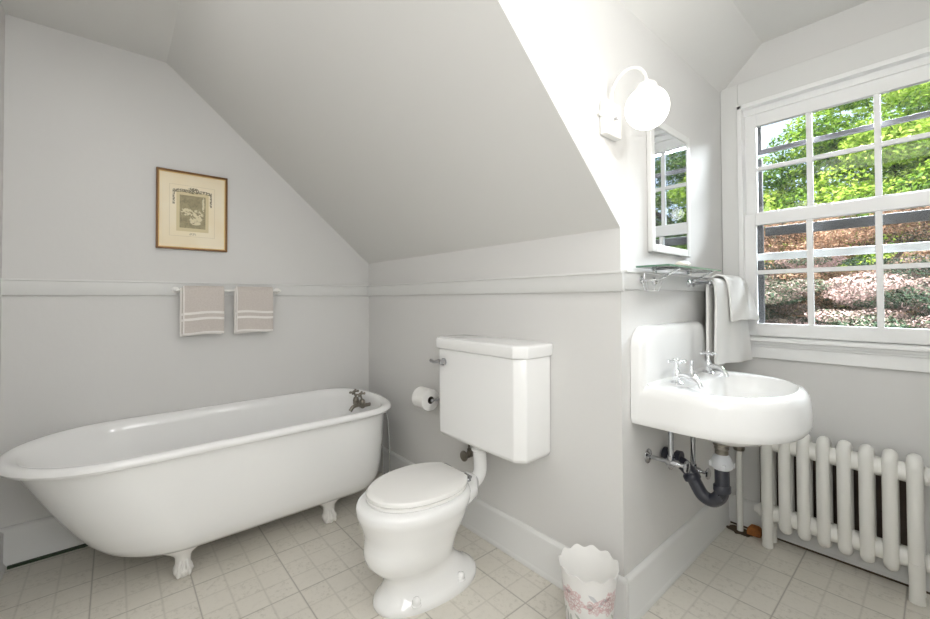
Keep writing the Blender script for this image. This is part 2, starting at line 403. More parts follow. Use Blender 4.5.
def claw_foot(x, y, s, yaw_):
    """s: +1 = on the room side"""
    bm = B()
    path = [(.000, .205), (.012, .170), (.020, .130), (.013, .085), (.012, .055), (.022, .030), (.020, .002)]
    wid = [(.120, .010), (.110, .020), (.078, .028), (.032, .026), (.030, .028), (.040, .036), (.029, .028)]
    dense = []
    for i in range(len(path) - 1):
        for k in range(5):
            t = k / 5; tt = t * t * (3 - 2 * t)
            dense.append((path[i][0] * (1 - tt) + path[i + 1][0] * tt, path[i][1] * (1 - t) + path[i + 1][1] * t, wid[i][0] * (1 - tt) + wid[i + 1][0] * tt, wid[i][1] * (1 - tt) + wid[i + 1][1] * tt))
    dense.append((*path[-1], *wid[-1]))
    rings = []
    for o, z, w, d in dense:
        ring = []
        toes = max(0, 1 - abs(z - .035) / .06) * .003
        for k in range(28):
            t = 2 * PI * k / 28
            rr = 1 + toes / w * math.cos(6 * t)
            ring.append(Vector((x + s * (o + d * math.cos(t) * rr), y + w * math.sin(t) * rr, z)))
        rings.append(ring)
    loft(bm, rings)
    for k in (-1, 0, 1):                        # three toes over the ball
        tube(bm, spline([(x + s * .028, y + k * .010, .075), (x + s * .046, y + k * .017, .048), (x + s * .052, y + k * .021, .024), (x + s * .046, y + k * .020, .006)], 4), [.008] * 9 + [.009, .008, .007, .005], 10)
    return obj('foot', bm, M['foot'], bath)
for y in (-1.245, -.565):
    claw_foot(.602, y, 1, 0); claw_foot(.190, y, -1, 0)
# taps of the bath, on the inside of the drain end
def cross_handle(bm, c, axis, r=.026, tr=.005):
    """four-spoke handle round axis"""
    ax = Vector(axis).normalized(); q = Vector((0, 0, 1)).rotation_difference(ax); c = Vector(c)
    for k in range(4):
        t = PI / 4 + k * PI / 2; d = q @ Vector((math.cos(t), math.sin(t), 0))
        tube(bm, [c, c + d * r], [tr * .8, tr], 10); ball(bm, c + d * r, tr * 1.5, 12)
    ball(bm, c, tr * 1.9, 14)
    return bm
fx, fy, fz = .372, -.262, .555
bm = B(); tube(bm, [(fx - .055, fy, fz), (fx + .055, fy, fz)], .017, 18)
for s in (-1, 1):
    tube(bm, [(fx + s * .045, -.185, fz), (fx + s * .045, fy, fz)], .012, 14)
    lathe(bm, [(.019, 0), (.021, .01), (.016, .028), (.010, .034)], (fx + s * .045, fy, fz + .008))
tube(bm, spline([(fx, fy, fz - .005), (fx, fy - .04, fz - .01), (fx, fy - .062, fz - .035)], 6), .012, 16)
fa = obj('faucet', bm, M['nickel'], bath)
for s in (-1, 1):
    bm = B(); tube(bm, [(fx + s * .045, fy, fz + .035), (fx + s * .045, fy - .012, fz + .072)], .006, 10); cross_handle(bm, (fx + s * .045, fy - .013, fz + .076), (0, -.3, 1), .027, .0055)
    obj('handle', bm, M['nickel'], fa)
for s in (-1, 1):
    obj('supply_pipe', tube(B(), spline([(fx + s * .045, -.165, .53), (fx + s * .046, -.11, .515), (fx + s * .048, -.078, .45), (fx + s * .046, -.060, .25), (fx + s * .045, -.058, .0)], 8), .0065, 12), M['brightchrome'] , bath)

# ------------------------------------------------------------------ toilet
TX = 1.372
wc = empty('toilet', (TX, -.45, 0), 'white toilet with wall-hung tank against the back wall', 'toilet')
def egg(xc, hw, yf, yb, z, n=48, k=2.15, c=.44):
    yc = yb + (yf - yb) * c; pts = []
    for i in range(n):
        t = 2 * PI * i / n; a, s = math.cos(t), math.sin(t)
        x = xc + hw * math.copysign(abs(a) ** (2 / k), a); yy = abs(s) ** (2 / k)
        pts.append(Vector((x, yc + (yf - yc) * yy if s > 0 else yc + (yb - yc) * yy, z)))
    return pts
BX = 1.398      # the foot sits a little off the seat's centre line
R_ = [(.0, .140, -.690, -.195), (.012, .143, -.694, -.192), (.026, .139, -.688, -.197), (.038, .128, -.674, -.218), (.060, .115, -.652, -.255), (.095, .107, -.640, -.290), (.122, .112, -.655, -.312),
      (.150, .128, -.692, -.322), (.180, .142, -.716, -.318), (.210, .150, -.724, -.308), (.235, .155, -.720, -.295), (.262, .163, -.714, -.280), (.290, .174, -.718, -.262), (.318, .184, -.728, -.250), (.338, .190, -.735, -.244),
      (.352, .196, -.740, -.24), (.366, .200, -.745, -.235), (.388, .202, -.746, -.232), (.402, .197, -.740, -.236), (.408, .184, -.725, -.245)]
rings = [egg(BX + (TX - BX) * min(1, z / .33), hw, yf, yb, z) for z, hw, yf, yb in R_]
bowl = obj('bowl', loft(B(), rings), M['porcelain'], wc, angle=60)
# horn at the back that takes the flush pipe and the hinge deck
bm = B()
rings = []
for y_, hw, z0, z1 in ((-.34, .13, .29, .405), (-.27, .125, .30, .410), (-.215, .105, .305, .408), (-.175, .062, .312, .400), (-.150, .042, .318, .392)):
    ring = []
    for k in range(24):
        t = 2 * PI * k / 24; c, s = math.cos(t), math.sin(t)
        ring.append(Vector((TX + hw * math.copysign(abs(c) ** .8, c), y_, (z0 + z1) / 2 + (z1 - z0) / 2 * math.copysign(abs(s) ** .8, s))))
    rings.append(ring)
obj('bowl_horn', loft(bm, rings), M['porcelain'], wc, angle=60)
def seat_ring(xc, hw, yf, yb, z, n=64):
    pts = egg(xc, hw, yf, yb - .0, z, n, 2.1, .47)
    return [Vector((p.x, min(p.y, -.268), p.z)) for p in pts]
SX = TX
obj('seat', loft(B(), [seat_ring(SX, .172, -.700, -.24, .409), seat_ring(SX, .176, -.704, -.24, .412), seat_ring(SX, .176, -.704, -.24, .421), seat_ring(SX, .172, -.698, -.24, .424)]), M['seat'], wc)
obj('seat_lid', loft(B(), [seat_ring(SX, .172, -.697, -.235, .425), seat_ring(SX, .177, -.702, -.235, .429), seat_ring(SX, .177, -.702, -.235, .440), seat_ring(SX, .173, -.696, -.237, .446), seat_ring(SX, .160, -.675, -.25, .448)]), M['seat'], wc)
for s in (-1, 1):
    bm = B(); lathe(bm, [(.013, 0), (.013, .008), (.008, .014)], (SX + s * .075, -.245, .408), n=18); tube(bm, [(SX + s * .075 - .022, -.248, .431), (SX + s * .075 + .022, -.248, .431)], .0075, 14)
    box(bm, SX + s * .075 - .010, SX + s * .075 + .010, -.275, -.245, .427, .431)
    obj('hinge', bm, M['chrome'], wc)
for y_ in (-.575, -.345):
    for s in (-1, 1):
        bm = B(); lathe(bm, [(.019, 0), (.019, .004), (.0155, .008), (.0165, .020), (.013, .028), (.005, .0325), (.001, .033)], (BX + s * .113, y_, .033), n=22)
        obj('bolt_cap', bm, M['porcelain'], wc)
# tank
TL, TR, TF, TZ0, TZ1 = 1.130, 1.735, -.203, .540, .990
def tank_poly(g, z, rb=0):
    return [Vector(p) for p in ((TL - g + rb, -.003, z), (TL - g + rb, -.165 - g * .4 + rb, z), (TL + .042 - g * .6 + rb, TF - g + rb, z), (TR - .042 + g * .6 - rb, TF - g + rb, z), (TR + g - rb, -.165 - g * .4 + rb, z), (TR + g - rb, -.003, z))]
tank = obj('tank', loft(B(), [tank_poly(-.004, TZ0, .012), tank_poly(-.002, TZ0 + .02), tank_poly(0, TZ1)]), M['porcelain'], wc, bevel=.006, seg=4, angle=80)
obj('tank_lid', loft(B(), [tank_poly(.010, TZ1 + .001), tank_poly(.013, TZ1 + .008), tank_poly(.014, TZ1 + .048), tank_poly(.009, TZ1 + .054), tank_poly(-.012, TZ1 + .058)]), M['porcelain'], tank, bevel=.003, seg=3, angle=80)
bm = B(); lathe(bm, [(.018, 0), (.018, .010), (.013, .014), (.012, .024)], (1.215, TF + .001, .925), (0, -1, 0), 20)
tube(bm, [(1.228, TF - .026, .925), (1.205, TF - .029, .929), (1.170, TF - .031, .921), (1.140, TF - .032, .926)], [.014, .011, .008, .009], 12)
obj('flush_lever', bm, M['chrome'], tank)
# flush pipe: down from the tank and forward into the bowl
px = 1.385
bm = B(); tube(bm, spline([(px, -.115, .560), (px, -.115, .49), (px, -.112, .44), (px, -.115, .395), (px - .006, -.135, .360), (px - .014, -.165, .350)], 8), .034, 22)
lathe(bm, [(.038, 0), (.0415, .004), (.0415, .012), (.036, .018)], (px, -.115, .497), n=24)
obj('flush_pipe', bm, M['porcelain'], wc)
# supply stop for the tank
bm = B(); lathe(bm, [(.026, 0), (.026, .003), (.012, .010), (.009, .012), (.009, .05)], (1.245, -.001, .425), (0, -1, 0), 22)
lathe(bm, [(.016, 0), (.017, .004), (.017, .030), (.012, .034), (.008, .038), (.008, .06)], (1.245, -.040, .425), (0, -1, 0), 18)
lathe(bm, [(.010, 0), (.026, .002), (.028, .007), (.026, .012), (.008, .014)], (1.245, -.092, .425), (0, -1, 0), 20)
tube(bm, [(1.245, -.062, .430), (1.245, -.064, .47), (1.248, -.08, .55)], .0048, 10)
lathe(bm, [(.011, 0), (.011, .016)], (1.245, -.062, .438), n=6)
obj('supply_valve', bm, M['nickel'], wc)

# toilet roll on its holder
hold = empty('toilet_roll_holder', (.875, 0, .65), 'chrome toilet roll holder on the back wall left of the toilet tank', 'toilet roll holder')
bm = B()
for x in (.805, .945):
    lathe(bm, [(.018, 0), (.018, .004), (.008, .008), (.007, .08)], (x, -.001, .655), (0, -1, 0), 18); ball(bm, (x, -.083, .655), .011, 14)
tube(bm, [(.806, -.083, .655), (.944, -.083, .655)], .008, 14)
obj('bracket', bm, M['chrome'], hold)
roll = empty('toilet_roll', (.875, -.083, .655), 'white toilet paper roll with dark core left of the tank', 'toilet paper')
bm = B(); n = 48
ring = lambda r, x: [Vector((x, -.083 + r * math.cos(2 * PI * i / n), .655 + r * math.sin(2 * PI * i / n))) for i in range(n)]
loft(bm, [ring(.0215, .822), ring(.060, .822), ring(.0625, .824), ring(.0625, .928), ring(.060, .930), ring(.0215, .930), ring(.0215, .822)], False, False)
obj('paper', bm, M['paper'], roll)
bm = B(); loft(bm, [ring(.0212, .821), ring(.0212, .931), ring(.0195, .931), ring(.0195, .821), ring(.0212, .821)], False, False)
obj('core', bm, M['core'], roll)

# ------------------------------------------------------------------ sink
sink = empty('sink', (W, .4, .75), 'white wall-hung enamel sink with tall backsplash beside the window', 'sink')
SY0, SY1, SZ0, SZ1 = .065, .735, .752, .902
def dshape(x1, ya, yb, z, x0=W + .002, n=28, k=2.25, straight=.36):
    """D outline: flat at the wall, round in front"""
    xm = x0 + (x1 - x0) * straight; yc = (ya + yb) / 2; h = (yb - ya) / 2
    pts = [Vector((x0, ya, z)), Vector((x0 + (xm - x0) * .33, ya, z)), Vector((x0 + (xm - x0) * .66, ya, z))]
    for i in range(n + 1):
        t = -PI / 2 + PI * i / n; c, s = math.cos(t), math.sin(t)
        pts.append(Vector((xm + (x1 - xm) * abs(c) ** (2 / k), yc + h * math.copysign(abs(s) ** (2 / k), s), z)))
    pts += [Vector((x0 + (xm - x0) * .66, yb, z)), Vector((x0 + (xm - x0) * .33, yb, z)), Vector((x0, yb, z))]
    return pts
def bowl_oval(cx, cy, a, b, z, like):
    """oval with the same number of points, matched by angle to the D outline"""
    out = []
    for p in like:
        t = math.atan2((p.y - cy), (p.x - cx)); out.append(Vector((cx + a * math.cos(t), cy + b * math.sin(t), z)))
    return out
XT = 2.572
rings = [dshape(XT - .012, SY0 + .006, SY1 - .006, SZ0), dshape(XT - .004, SY0 + .001, SY1 - .001, SZ0 + .010), dshape(XT, SY0, SY1, SZ0 + .03), dshape(XT - .006, SY0 + .002, SY1 - .002, SZ1 - .040), dshape(XT - .012, SY0 + .006, SY1 - .006, SZ1 - .018),
         dshape(XT - .024, SY0 + .016, SY1 - .016, SZ1 - .005), dshape(XT - .040, SY0 + .030, SY1 - .030, SZ1)]
like = rings[-1]; bcx, bcy = 2.355, .40
rings += [bowl_oval(bcx, bcy, .185, .265, SZ1 - .002, like), bowl_oval(bcx, bcy, .178, .256, SZ1 - .010, like), bowl_oval(bcx, bcy, .165, .238, SZ1 - .045, like), bowl_oval(bcx, bcy, .145, .205, SZ1 - .09, like),
          bowl_oval(bcx, bcy, .105, .15, SZ1 - .125, like), bowl_oval(bcx, bcy, .055, .07, SZ1 - .142, like), bowl_oval(bcx, bcy, .02, .02, SZ1 - .146, like)]
basin = obj('basin', loft(B(), rings, False, True), M['porcelain'], sink, angle=60)
# backsplash: upright slab with rounded corners and a coved foot
def splash_outline(x, g):
    pts = []; r = .085 - g; y0, y1, z1 = SY0 + .0 + g, SY1 - g, 1.132 - g
    pts.append(Vector((x, y0, SZ0 + .02)))
    for i in range(9):
        t = PI - PI / 2 * i / 8; pts.append(Vector((x, y0 + r + r * math.cos(t), z1 - r + r * math.sin(t))))
    for i in range(9):
        t = PI / 2 - PI / 2 * i / 8; pts.append(Vector((x, y1 - r + r * math.cos(t), z1 - r + r * math.sin(t))))
    pts.append(Vector((x, y1, SZ0 + .02)))
    return pts
rings = [splash_outline(W + .002, 0), splash_outline(W + .030, 0), splash_outline(W + .043, .004), splash_outline(W + .050, .014), splash_outline(W + .0515, .040)]
obj('backsplash', loft(B(), rings), M['porcelain'], sink, angle=60)
bm = B(); prism(bm, [Vector((W + .03, SY0 + .035, SZ1 - .01))] + [Vector((W + .048 + .022 - .022 * math.sin(t), SY0 + .035, SZ1 - .001 + .022 - .022 * math.cos(t))) for t in (PI / 2 * i / 8 for i in range(9))], (0, SY1 - SY0 - .07, 0))
# underside bulge of the basin
bm2 = B(); rings = []
for z, a, b in ((.785, .22, .29), (.745, .205, .265), (.715, .175, .225), (.690, .130, .165), (.674, .085, .105), (.668, .045, .05)):
    rings.append([Vector((bcx - .03 + a * math.cos(t) * .85, bcy + b * math.sin(t) * .85, z)) for t in (2 * PI * i / 40 for i in range(40))])
obj('basin_underside', loft(bm2, rings), M['porcelain'], sink, angle=60)
obj('splash_cove', bm, M['porcelain'], sink)
def basin_tap(x, y, towards):
    z = SZ1 - .002
    bm = B(); lathe(bm, [(.026, 0), (.026, .004), (.018, .009), (.0135, .014), (.0165, .026), (.0175, .040), (.0145, .050), (.009, .056), (.007, .062), (.009, .068), (.006, .074), (.0055, .088)], (x, y, z), n=26)
    dx, dy = towards
    tube(bm, spline([(x, y, z + .032), (x + dx * .045, y + dy * .045, z + .036), (x + dx * .085, y + dy * .085, z + .030), (x + dx * .108, y + dy * .108, z + .010), (x + dx * .110, y + dy * .110, z + .000)], 6), [.011] * 6 + [.010] * 6 + [.009] * 6 + [.0085] * 7, 14)
    t = obj('faucet', bm, M['brightchrome'], sink)
    obj('handle', cross_handle(B(), (x, y, z + .090), (0, 0, 1), .031, .0055), M['brightchrome'], t)
basin_tap(2.178, .240, (.88, -.22)); basin_tap(2.178, .585, (.80, -.42))
bm = B(); lathe(bm, [(.030, 0), (.030, .004), (.022, .008), (.014, .020), (.009, .026), (.0085, .070), (.0095, .074), (.006, .078)], (2.17, .412, SZ1 - .002), n=24)
obj('drain_lever', bm, M['brightchrome'], sink)
# waste: tailpiece, union and black iron trap
wx, wy = 2.305, .34
bm = B(); lathe(bm, [(.030, 0), (.030, -.008), (.024, -.012), (.026, -.022), (.022, -.028), (.024, -.040), (.022, -.048)], (wx, wy, .672), n=26)
obj('tailpiece', bm, M['nickel'], sink)
bm = B(); lathe(bm, [(.024, 0), (.031, -.012), (.036, -.026), (.038, -.040), (.036, -.052), (.030, -.058)], (wx, wy, .628), n=26)
for k in range(4):
    a = k * PI / 2 + .5; box(bm, wx + .036 * math.cos(a) - .007, wx + .036 * math.cos(a) + .007, wy + .036 * math.sin(a) - .007, wy + .036 * math.sin(a) + .007, .578, .596)
obj('trap_union', bm, M['greyplastic'], sink)
bm = B()
tube(bm, spline([(wx, wy, .575), (wx, wy, .50), (wx - .008, wy, .458), (wx - .036, wy, .432), (wx - .070, wy, .440), (wx - .096, wy, .478), (wx - .118, wy, .518), (wx - .150, wy, .545), (wx - .20, wy, .560), (W + .012, wy, .562)], 6), .026, 20)
lathe(bm, [(.030, 0), (.031, .003), (.031, .022), (.028, .026)], (wx, wy, .480), n=22); lathe(bm, [(.031, 0), (.033, .004), (.033, .020), (.029, .026)], (wx - .106, wy, .492), (-.45, 0, .89), 22)
lathe(bm, [(.034, 0), (.034, .018)], (W + .01, wy, .562), (1, 0, 0), 22); lathe(bm, [(.033, 0), (.033, .02)], (W + .06, wy, .562), (1, 0, 0), 22)
lathe(bm, [(.012, 0), (.012, .012)], (wx, wy - .024, .462), (0, -1, 0), 6)
obj('trap', bm, M['black'], sink)
def supply(y, zz, xe):
    bm = B(); lathe(bm, [(.030, 0), (.029, .004), (.016, .010), (.009, .014)], (W + .001, y, zz), (1, 0, 0), 24)
    tube(bm, [(W + .01, y, zz), (W + .085, y, zz)], .0085, 14)
    lathe(bm, [(.011, 0), (.014, .004), (.014, .045), (.011, .05), (.008, .054), (.008, .072)], (W + .075, y, zz), (1, 0, 0), 18)
    lathe(bm, [(.008, 0), (.021, .002), (.024, .006), (.021, .011), (.008, .013)], (W + .147, y, zz), (1, 0, 0), 22)
    tube(bm, [(xe, y, zz + .005), (xe, y, .765)], .0105, 14); lathe(bm, [(.014, 0), (.014, .014)], (xe, y, zz + .012), n=6)
    obj('supply_valve', bm, M['chrome'], sink)
supply(.205, .588, W + .095); supply(.425, .50, W + .095)

# ------------------------------------------------------------------ radiator
rad = empty('radiator', (2.55, 1.03, 0), 'white cast iron column radiator under the window', 'radiator')
rx = [2.297 + i * .0717 for i in range(8)]
YF, YB = 1.000, 1.072
def section(x, first):
    bm = B(); pts = []
    zb, zt = .130, .543; r = (YB - YF) / 2
    for i in range(13):
        t = PI - PI * i / 12; pts.append((x, (YF + YB) / 2 + r * math.cos(t), zt + r * 0.75 * math.sin(t)))
    for i in range(13):
        t = -PI * i / 12; pts.append((x, (YF + YB) / 2 + r * math.cos(t), zb + r * .6 * math.sin(t)))
    tube(bm, pts, .0245, 18, closed=True)
    for z in (.512, .160): tube(bm, [(x, YF, z), (x, YB, z)], .024, 16)
    if first is not None:
        for y_ in (YF - .002, YB): lathe(bm, [(.0245, .16), (.0225, .08), (.0225, .03), (.0245, .002)], (x, y_, 0), n=18)
    return obj('radiator_column', bm, M['rad'], rad, angle=70)
for i, x in enumerate(rx): section(x, True if i in (0, 7) else None)
for z in (.512, .160):
    bm = B(); tube(bm, [(rx[0], 1.036, z), (rx[-1], 1.036, z)], .040, 20); obj('hub', bm, M['rad'], rad)
    bm = B(); lathe(bm, [(.030, 0), (.038, .012), (.034, .022), (.020, .028)], (rx[-1] + .018, 1.036, z), (1, 0, 0), 20); obj('end_plug', bm, M['rad'], rad)
    bm = B(); lathe(bm, [(.024, 0), (.034, .006), (.034, .022), (.024, .030), (.018, .046)], (rx[0] - .015, 1.036, z), (-1, 0, 0), 20); obj('union', bm, M['rad'], rad)
pipe = empty('heating_pipe', (2.163, 1.06, 0), 'white painted heating pipe rising from the floor in the window corner', 'pipe')
bm = B(); tube(bm, spline([(2.163, 1.055, .004), (2.163, 1.055, .30), (2.163, 1.055, .45), (2.172, 1.05, .498), (2.195, 1.040, .511), (2.226, 1.036, .512)], 5), .0145, 18)
obj('pipe_run', bm, M['rad'], pipe)
bm = B(); lathe(bm, [(.024, 0), (.027, .006), (.027, .03), (.022, .036)], (2.163, 1.055, .43), n=20); obj('collar', bm, M['nickel'], pipe)
bm = B(); rnd = random.Random(4)
ring = [Vector((2.165 + (.058 + rnd.uniform(-.016, .016)) * math.cos(t), 1.052 + (.040 + rnd.uniform(-.010, .010)) * math.sin(t), .0015)) for t in (2 * PI * i / 22 for i in range(22))]
prism(bm, ring, (0, 0, .003)); obj('floor_flange', bm, M['dirt'], pipe)
bm = B(); loft(bm, [[Vector((2.226 + sx * w, 1.068 + sy * d, z)) for sx, sy in ((-1, -1), (1, -.8), (.9, 1), (-.9, .9))] for z, w, d in ((.002, .030, .028), (.02, .031, .029), (.040, .026, .024), (.048, .018, .016))])
tag(obj('wood_block', bm, M['rust'], bevel=.004), 'orange rusty block on the floor between the heating pipe and radiator', 'block')

M['dark_panel'] = mat('mottled_dark_brown', (112, 98, 88), .8, noise=.75, nscale=9)
struct(obj('trim_5', box(B(), 2.235, 2.815, D - .006, D - .0006, .150, .500), M['dark_panel'], smooth=False))  # dark brown mottled panel on the wall behind the radiator columns
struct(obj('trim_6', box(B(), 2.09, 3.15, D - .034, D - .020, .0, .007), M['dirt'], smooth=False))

# ------------------------------------------------------------------ wall lamp
lamp = empty('wall_lamp', (W, -.072, 1.92), 'lit white globe wall lamp on a curved arm above the mirror', 'wall lamp')
bm = B(); box(bm, W + .001, W + .028, -.142, -.034, 1.846, 1.972); obj('back_plate', bm, M['white_metal'], lamp, bevel=.004)
bm = B(); lathe(bm, [(.006, 0), (.006, .006), (.003, .012)], (W + .028, -.086, 1.91), (1, 0, 0), 14); ball(bm, (W + .038, -.086, 1.91), .006, 12); obj('screw', bm, M['chrome'], lamp)
bm = B(); tube(bm, [(W + .0135, -.142, 1.915), (W + .0135, -.156, 1.915)], .004, 10); ball(bm, (W + .0135, -.160, 1.915), .007, 12); obj('switch_knob', bm, M['white_metal'], lamp)
gx, gy, gz = 2.222, -.085, 1.908
bm = B(); tube(bm, spline([(W + .016, -.088, 1.965), (W + .020, -.088, 2.01), (W + .042, -.088, 2.052), (W + .080, -.088, 2.072), (W + .120, -.087, 2.062), (gx - .006, gy, 2.032), (gx, gy, 2.000)], 8), .0055, 12); obj('arm', bm, M['white_metal'], lamp)
bm = B(); lathe(bm, [(.034, 0), (.035, .010), (.030, .018), (.012, .024), (.008, .034)], (gx, gy, gz + .066), n=28); obj('shade_holder', bm, M['white_metal'], lamp)
g = obj('lamp_shade', ball(B(), (gx, gy, gz), .072, 40), M['globe'], lamp)

# added pendant fixture, out of view, dressing the dormer light source
cl = empty('added_pendant_lamp', (3.0, -.38, 2.57), 'added clear glass pendant lamp out of view in the dormer', 'pendant lamp')
bm = B(); lathe(bm, [(.05, 0), (.05, -.012), (.03, -.022), (.008, -.03)], (2.955, -.38, FZ - .001), n=28); obj('ceiling_rose', bm, M['white_metal'], cl)
obj('cord', tube(B(), [(2.955, -.38, 2.60), (2.985, -.38, 2.30), (3.0, -.38, 2.20)], .004, 10), M['white_metal'], cl)
bm = B(); lathe(bm, [(.010, .05), (.022, .04), (.024, 0)], (3.0, -.38, 2.155), n=24); obj('lamp_holder', bm, M['white_metal'], cl)
obj('bulb', ball(B(), (3.0, -.38, 2.08), .075, 28), M['pane'], cl)

# ------------------------------------------------------------------ mirror
mir = empty('mirror', (W, .435, 1.73), 'narrow white framed mirror above the sink', 'mirror')
y0, y1, z0, z1, f, d = .222, .632, 1.442, 2.022, .034, .022
bm = B()
box(bm, W + .001, W + d, y0, y0 + f, z0, z1); box(bm, W + .001, W + d, y1 - f, y1, z0, z1); box(bm, W + .001, W + d, y0 + f, y1 - f, z0, z0 + f); box(bm, W + .001, W + d, y0 + f, y1 - f, z1 - f, z1)
obj('frame', bm, M['trim'], mir, bevel=.004)
obj('mirror_glass', box(B(), W + .012, W + .018, y0 + f - .002, y1 - f + .002, z0 + f - .002, z1 - f + .002), M['mirror'], mir, smooth=False)

# ------------------------------------------------------------------ glass shelf over the sink
shelf = empty('glass_shelf', (W, .5, 1.37), 'narrow clear glass shelf with twisted brackets below the mirror', 'shelf')
SH0, SH1 = .10, .66
obj('shelf_glass', box(B(), W + .012, W + .140, SH0, SH1, 1.368, 1.375), M['shelfglass'], shelf, smooth=False)
bm = B(); box(bm, W + .012, W + .140, SH0 - .003, SH0, 1.368, 1.375); box(bm, W + .140, W + .1425, SH0, SH1, 1.368, 1.375); obj('glass_edge', bm, M['edgeglass'], shelf, smooth=False)
for y_ in (.24, .60):
    bm = B(); lathe(bm, [(.018, 0), (.018, .005), (.010, .012)], (W + .016, y_, 1.315), (1, 0, 0), 18); lathe(bm, [(.014, 0), (.014, .005), (.008, .012)], (W + .016, y_, 1.36), (1, 0, 0), 18)
    # a twisted diagonal stay made of two strands
    A = Vector((W + .022, y_, 1.312)); E_ = Vector((W + .118, y_, 1.364))
    ax = (E_ - A); q = Vector((0, 0, 1)).rotation_difference(ax.normalized())
    for ph in (0, PI):
        pts = [A + ax * (i / 36) + q @ Vector((.0034 * math.cos(ph + i * .75), .0034 * math.sin(ph + i * .75), 0)) for i in range(37)]
        tube(bm, pts, .0030, 8)
    tube(bm, [(W + .02, y_, 1.3635), (W + .122, y_, 1.3635)], .0032, 8); ball(bm, (W + .122, y_, 1.364), .006, 12)
    obj('bracket', bm, M['brightchrome'], shelf)
# soap on the shelf
bm = B(); ball(bm, (W + .07, .405, 1.392), .045, 24, (.62, 1.0, .36)); tag(obj('soap_bar', bm, M['soap']), 'rounded ivory soap bar on the glass shelf', 'soap')
# chrome wire tumbler holder on the rail
hol = empty('tumbler_holder', (W + .016, .13, 1.32), 'small chrome wire holder on the rail under the glass shelf', 'holder')
bm = B(); cx_, cy_ = W + .062, .130
def circ(cx, cy, z, r, n=28): return [(cx + r * math.cos(2 * PI * i / n), cy + r * math.sin(2 * PI * i / n), z) for i in range(n)]
tube(bm, circ(cx_, cy_, 1.318, .038), .0022, 8, closed=True); tube(bm, circ(cx_, cy_, 1.275, .026), .0020, 8, closed=True)
for k in range(7):
    t = 2 * PI * k / 7; tube(bm, [(cx_ + .038 * math.cos(t), cy_ + .038 * math.sin(t), 1.318), (cx_ + .026 * math.cos(t), cy_ + .026 * math.sin(t), 1.275)], .0018, 8)
tube(bm, [(cx_ - .026, cy_, 1.275), (cx_ + .026, cy_, 1.275)], .0018, 8); tube(bm, [(cx_, cy_ - .026, 1.275), (cx_, cy_ + .026, 1.275)], .0018, 8)
obj('wire_cup', bm, M['brightchrome'], hol)
bm = B(); lathe(bm, [(.016, 0), (.016, .004), (.007, .008)], (W + .017, cy_, 1.32), (1, 0, 0), 18); tube(bm, [(W + .02, cy_, 1.32), (cx_ - .037, cy_, 1.318)], .004, 10); tube(bm, [(W + .03, cy_, 1.32), (W + .03, cy_, 1.345)], .003, 8)
obj('mount', bm, M['brightchrome'], hol)

# ------------------------------------------------------------------ towels
def stripe_towel():
    m = mat('beige_striped_terry', (200, 190, 182), .95, bump=.5, bscale=260, spec=.1); nt, N, mt = nodes_helper(m); b = nt.nodes['Principled BSDF']
    at = N('ShaderNodeAttribute', attribute_name='uvw'); sp = N('ShaderNodeSeparateXYZ'); nt.links.new(at.outputs['Vector'], sp.inputs[0])
    s, u = sp.outputs[0], sp.outputs[1]      # s: distance up from the hem, u: across
    def band(o, a, c): return mt('MULTIPLY', mt('GREATER_THAN', o, a), mt('LESS_THAN', o, c))
    f = mt('MAXIMUM', mt('MAXIMUM', band(s, .083, .097), band(s, .117, .131)), mt('MAXIMUM', band(s, -.01, .014), mt('MAXIMUM', band(u, -.01, .007), 0.0)))
    wv = N('ShaderNodeTexNoise'); wv.inputs['Scale'].default_value = 120; tc = N('ShaderNodeTexCoord'); nt.links.new(tc.outputs['Object'], wv.inputs['Vector'])
    base = mixc(nt, N, wv.outputs['Fac'], s2l((196, 187, 180)), s2l((216, 209, 203)))
    nt.links.new(mixc(nt, N, f, base, s2l((238, 234, 230))), b.inputs['Base Color']); return m
M['stripe'] = stripe_towel()
def drape(name, path, y0, y1, m, thick, wob, flare=0, seed=0, ny=24, axis='y'):
    """cloth sheet: path = list of (x, z) from the front hem over the bar to the back hem"""
    rnd = random.Random(seed); ph = [rnd.uniform(0, 6) for _ in range(4)]
    P = spline([(x, 0, z) for x, z in path], 8); L = [0]
    for a, b in zip(P, P[1:]): L.append(L[-1] + (b - a).length)
    tot = L[-1]; verts = []; att = []; top = max(p.z for p in P)
    for i, p in enumerate(P):
        hang = (top - p.z); fr = 1 if L[i] < tot * .5 else -1
        for j in range(ny + 1):
            u = j / ny; y = y0 + (y1 - y0) * u
            w = wob * min(1, hang / .12) * (math.sin(u * 9 + ph[0]) + .6 * math.sin(u * 17 + ph[1] + hang * 6))
            verts.append((p.x + w * (1 if fr > 0 else .3) + (flare * hang * u if fr > 0 else 0), y + flare * .15 * hang * (u - .5), p.z + (.004 * math.sin(u * 5 + ph[2]) if hang > .1 else 0)))
            att.append((L[i], u * abs(y1 - y0), 0))
    faces = [(i * (ny + 1) + j, i * (ny + 1) + j + 1, (i + 1) * (ny + 1) + j + 1, (i + 1) * (ny + 1) + j) for i in range(len(P) - 1) for j in range(ny)]
    return verts, faces, att
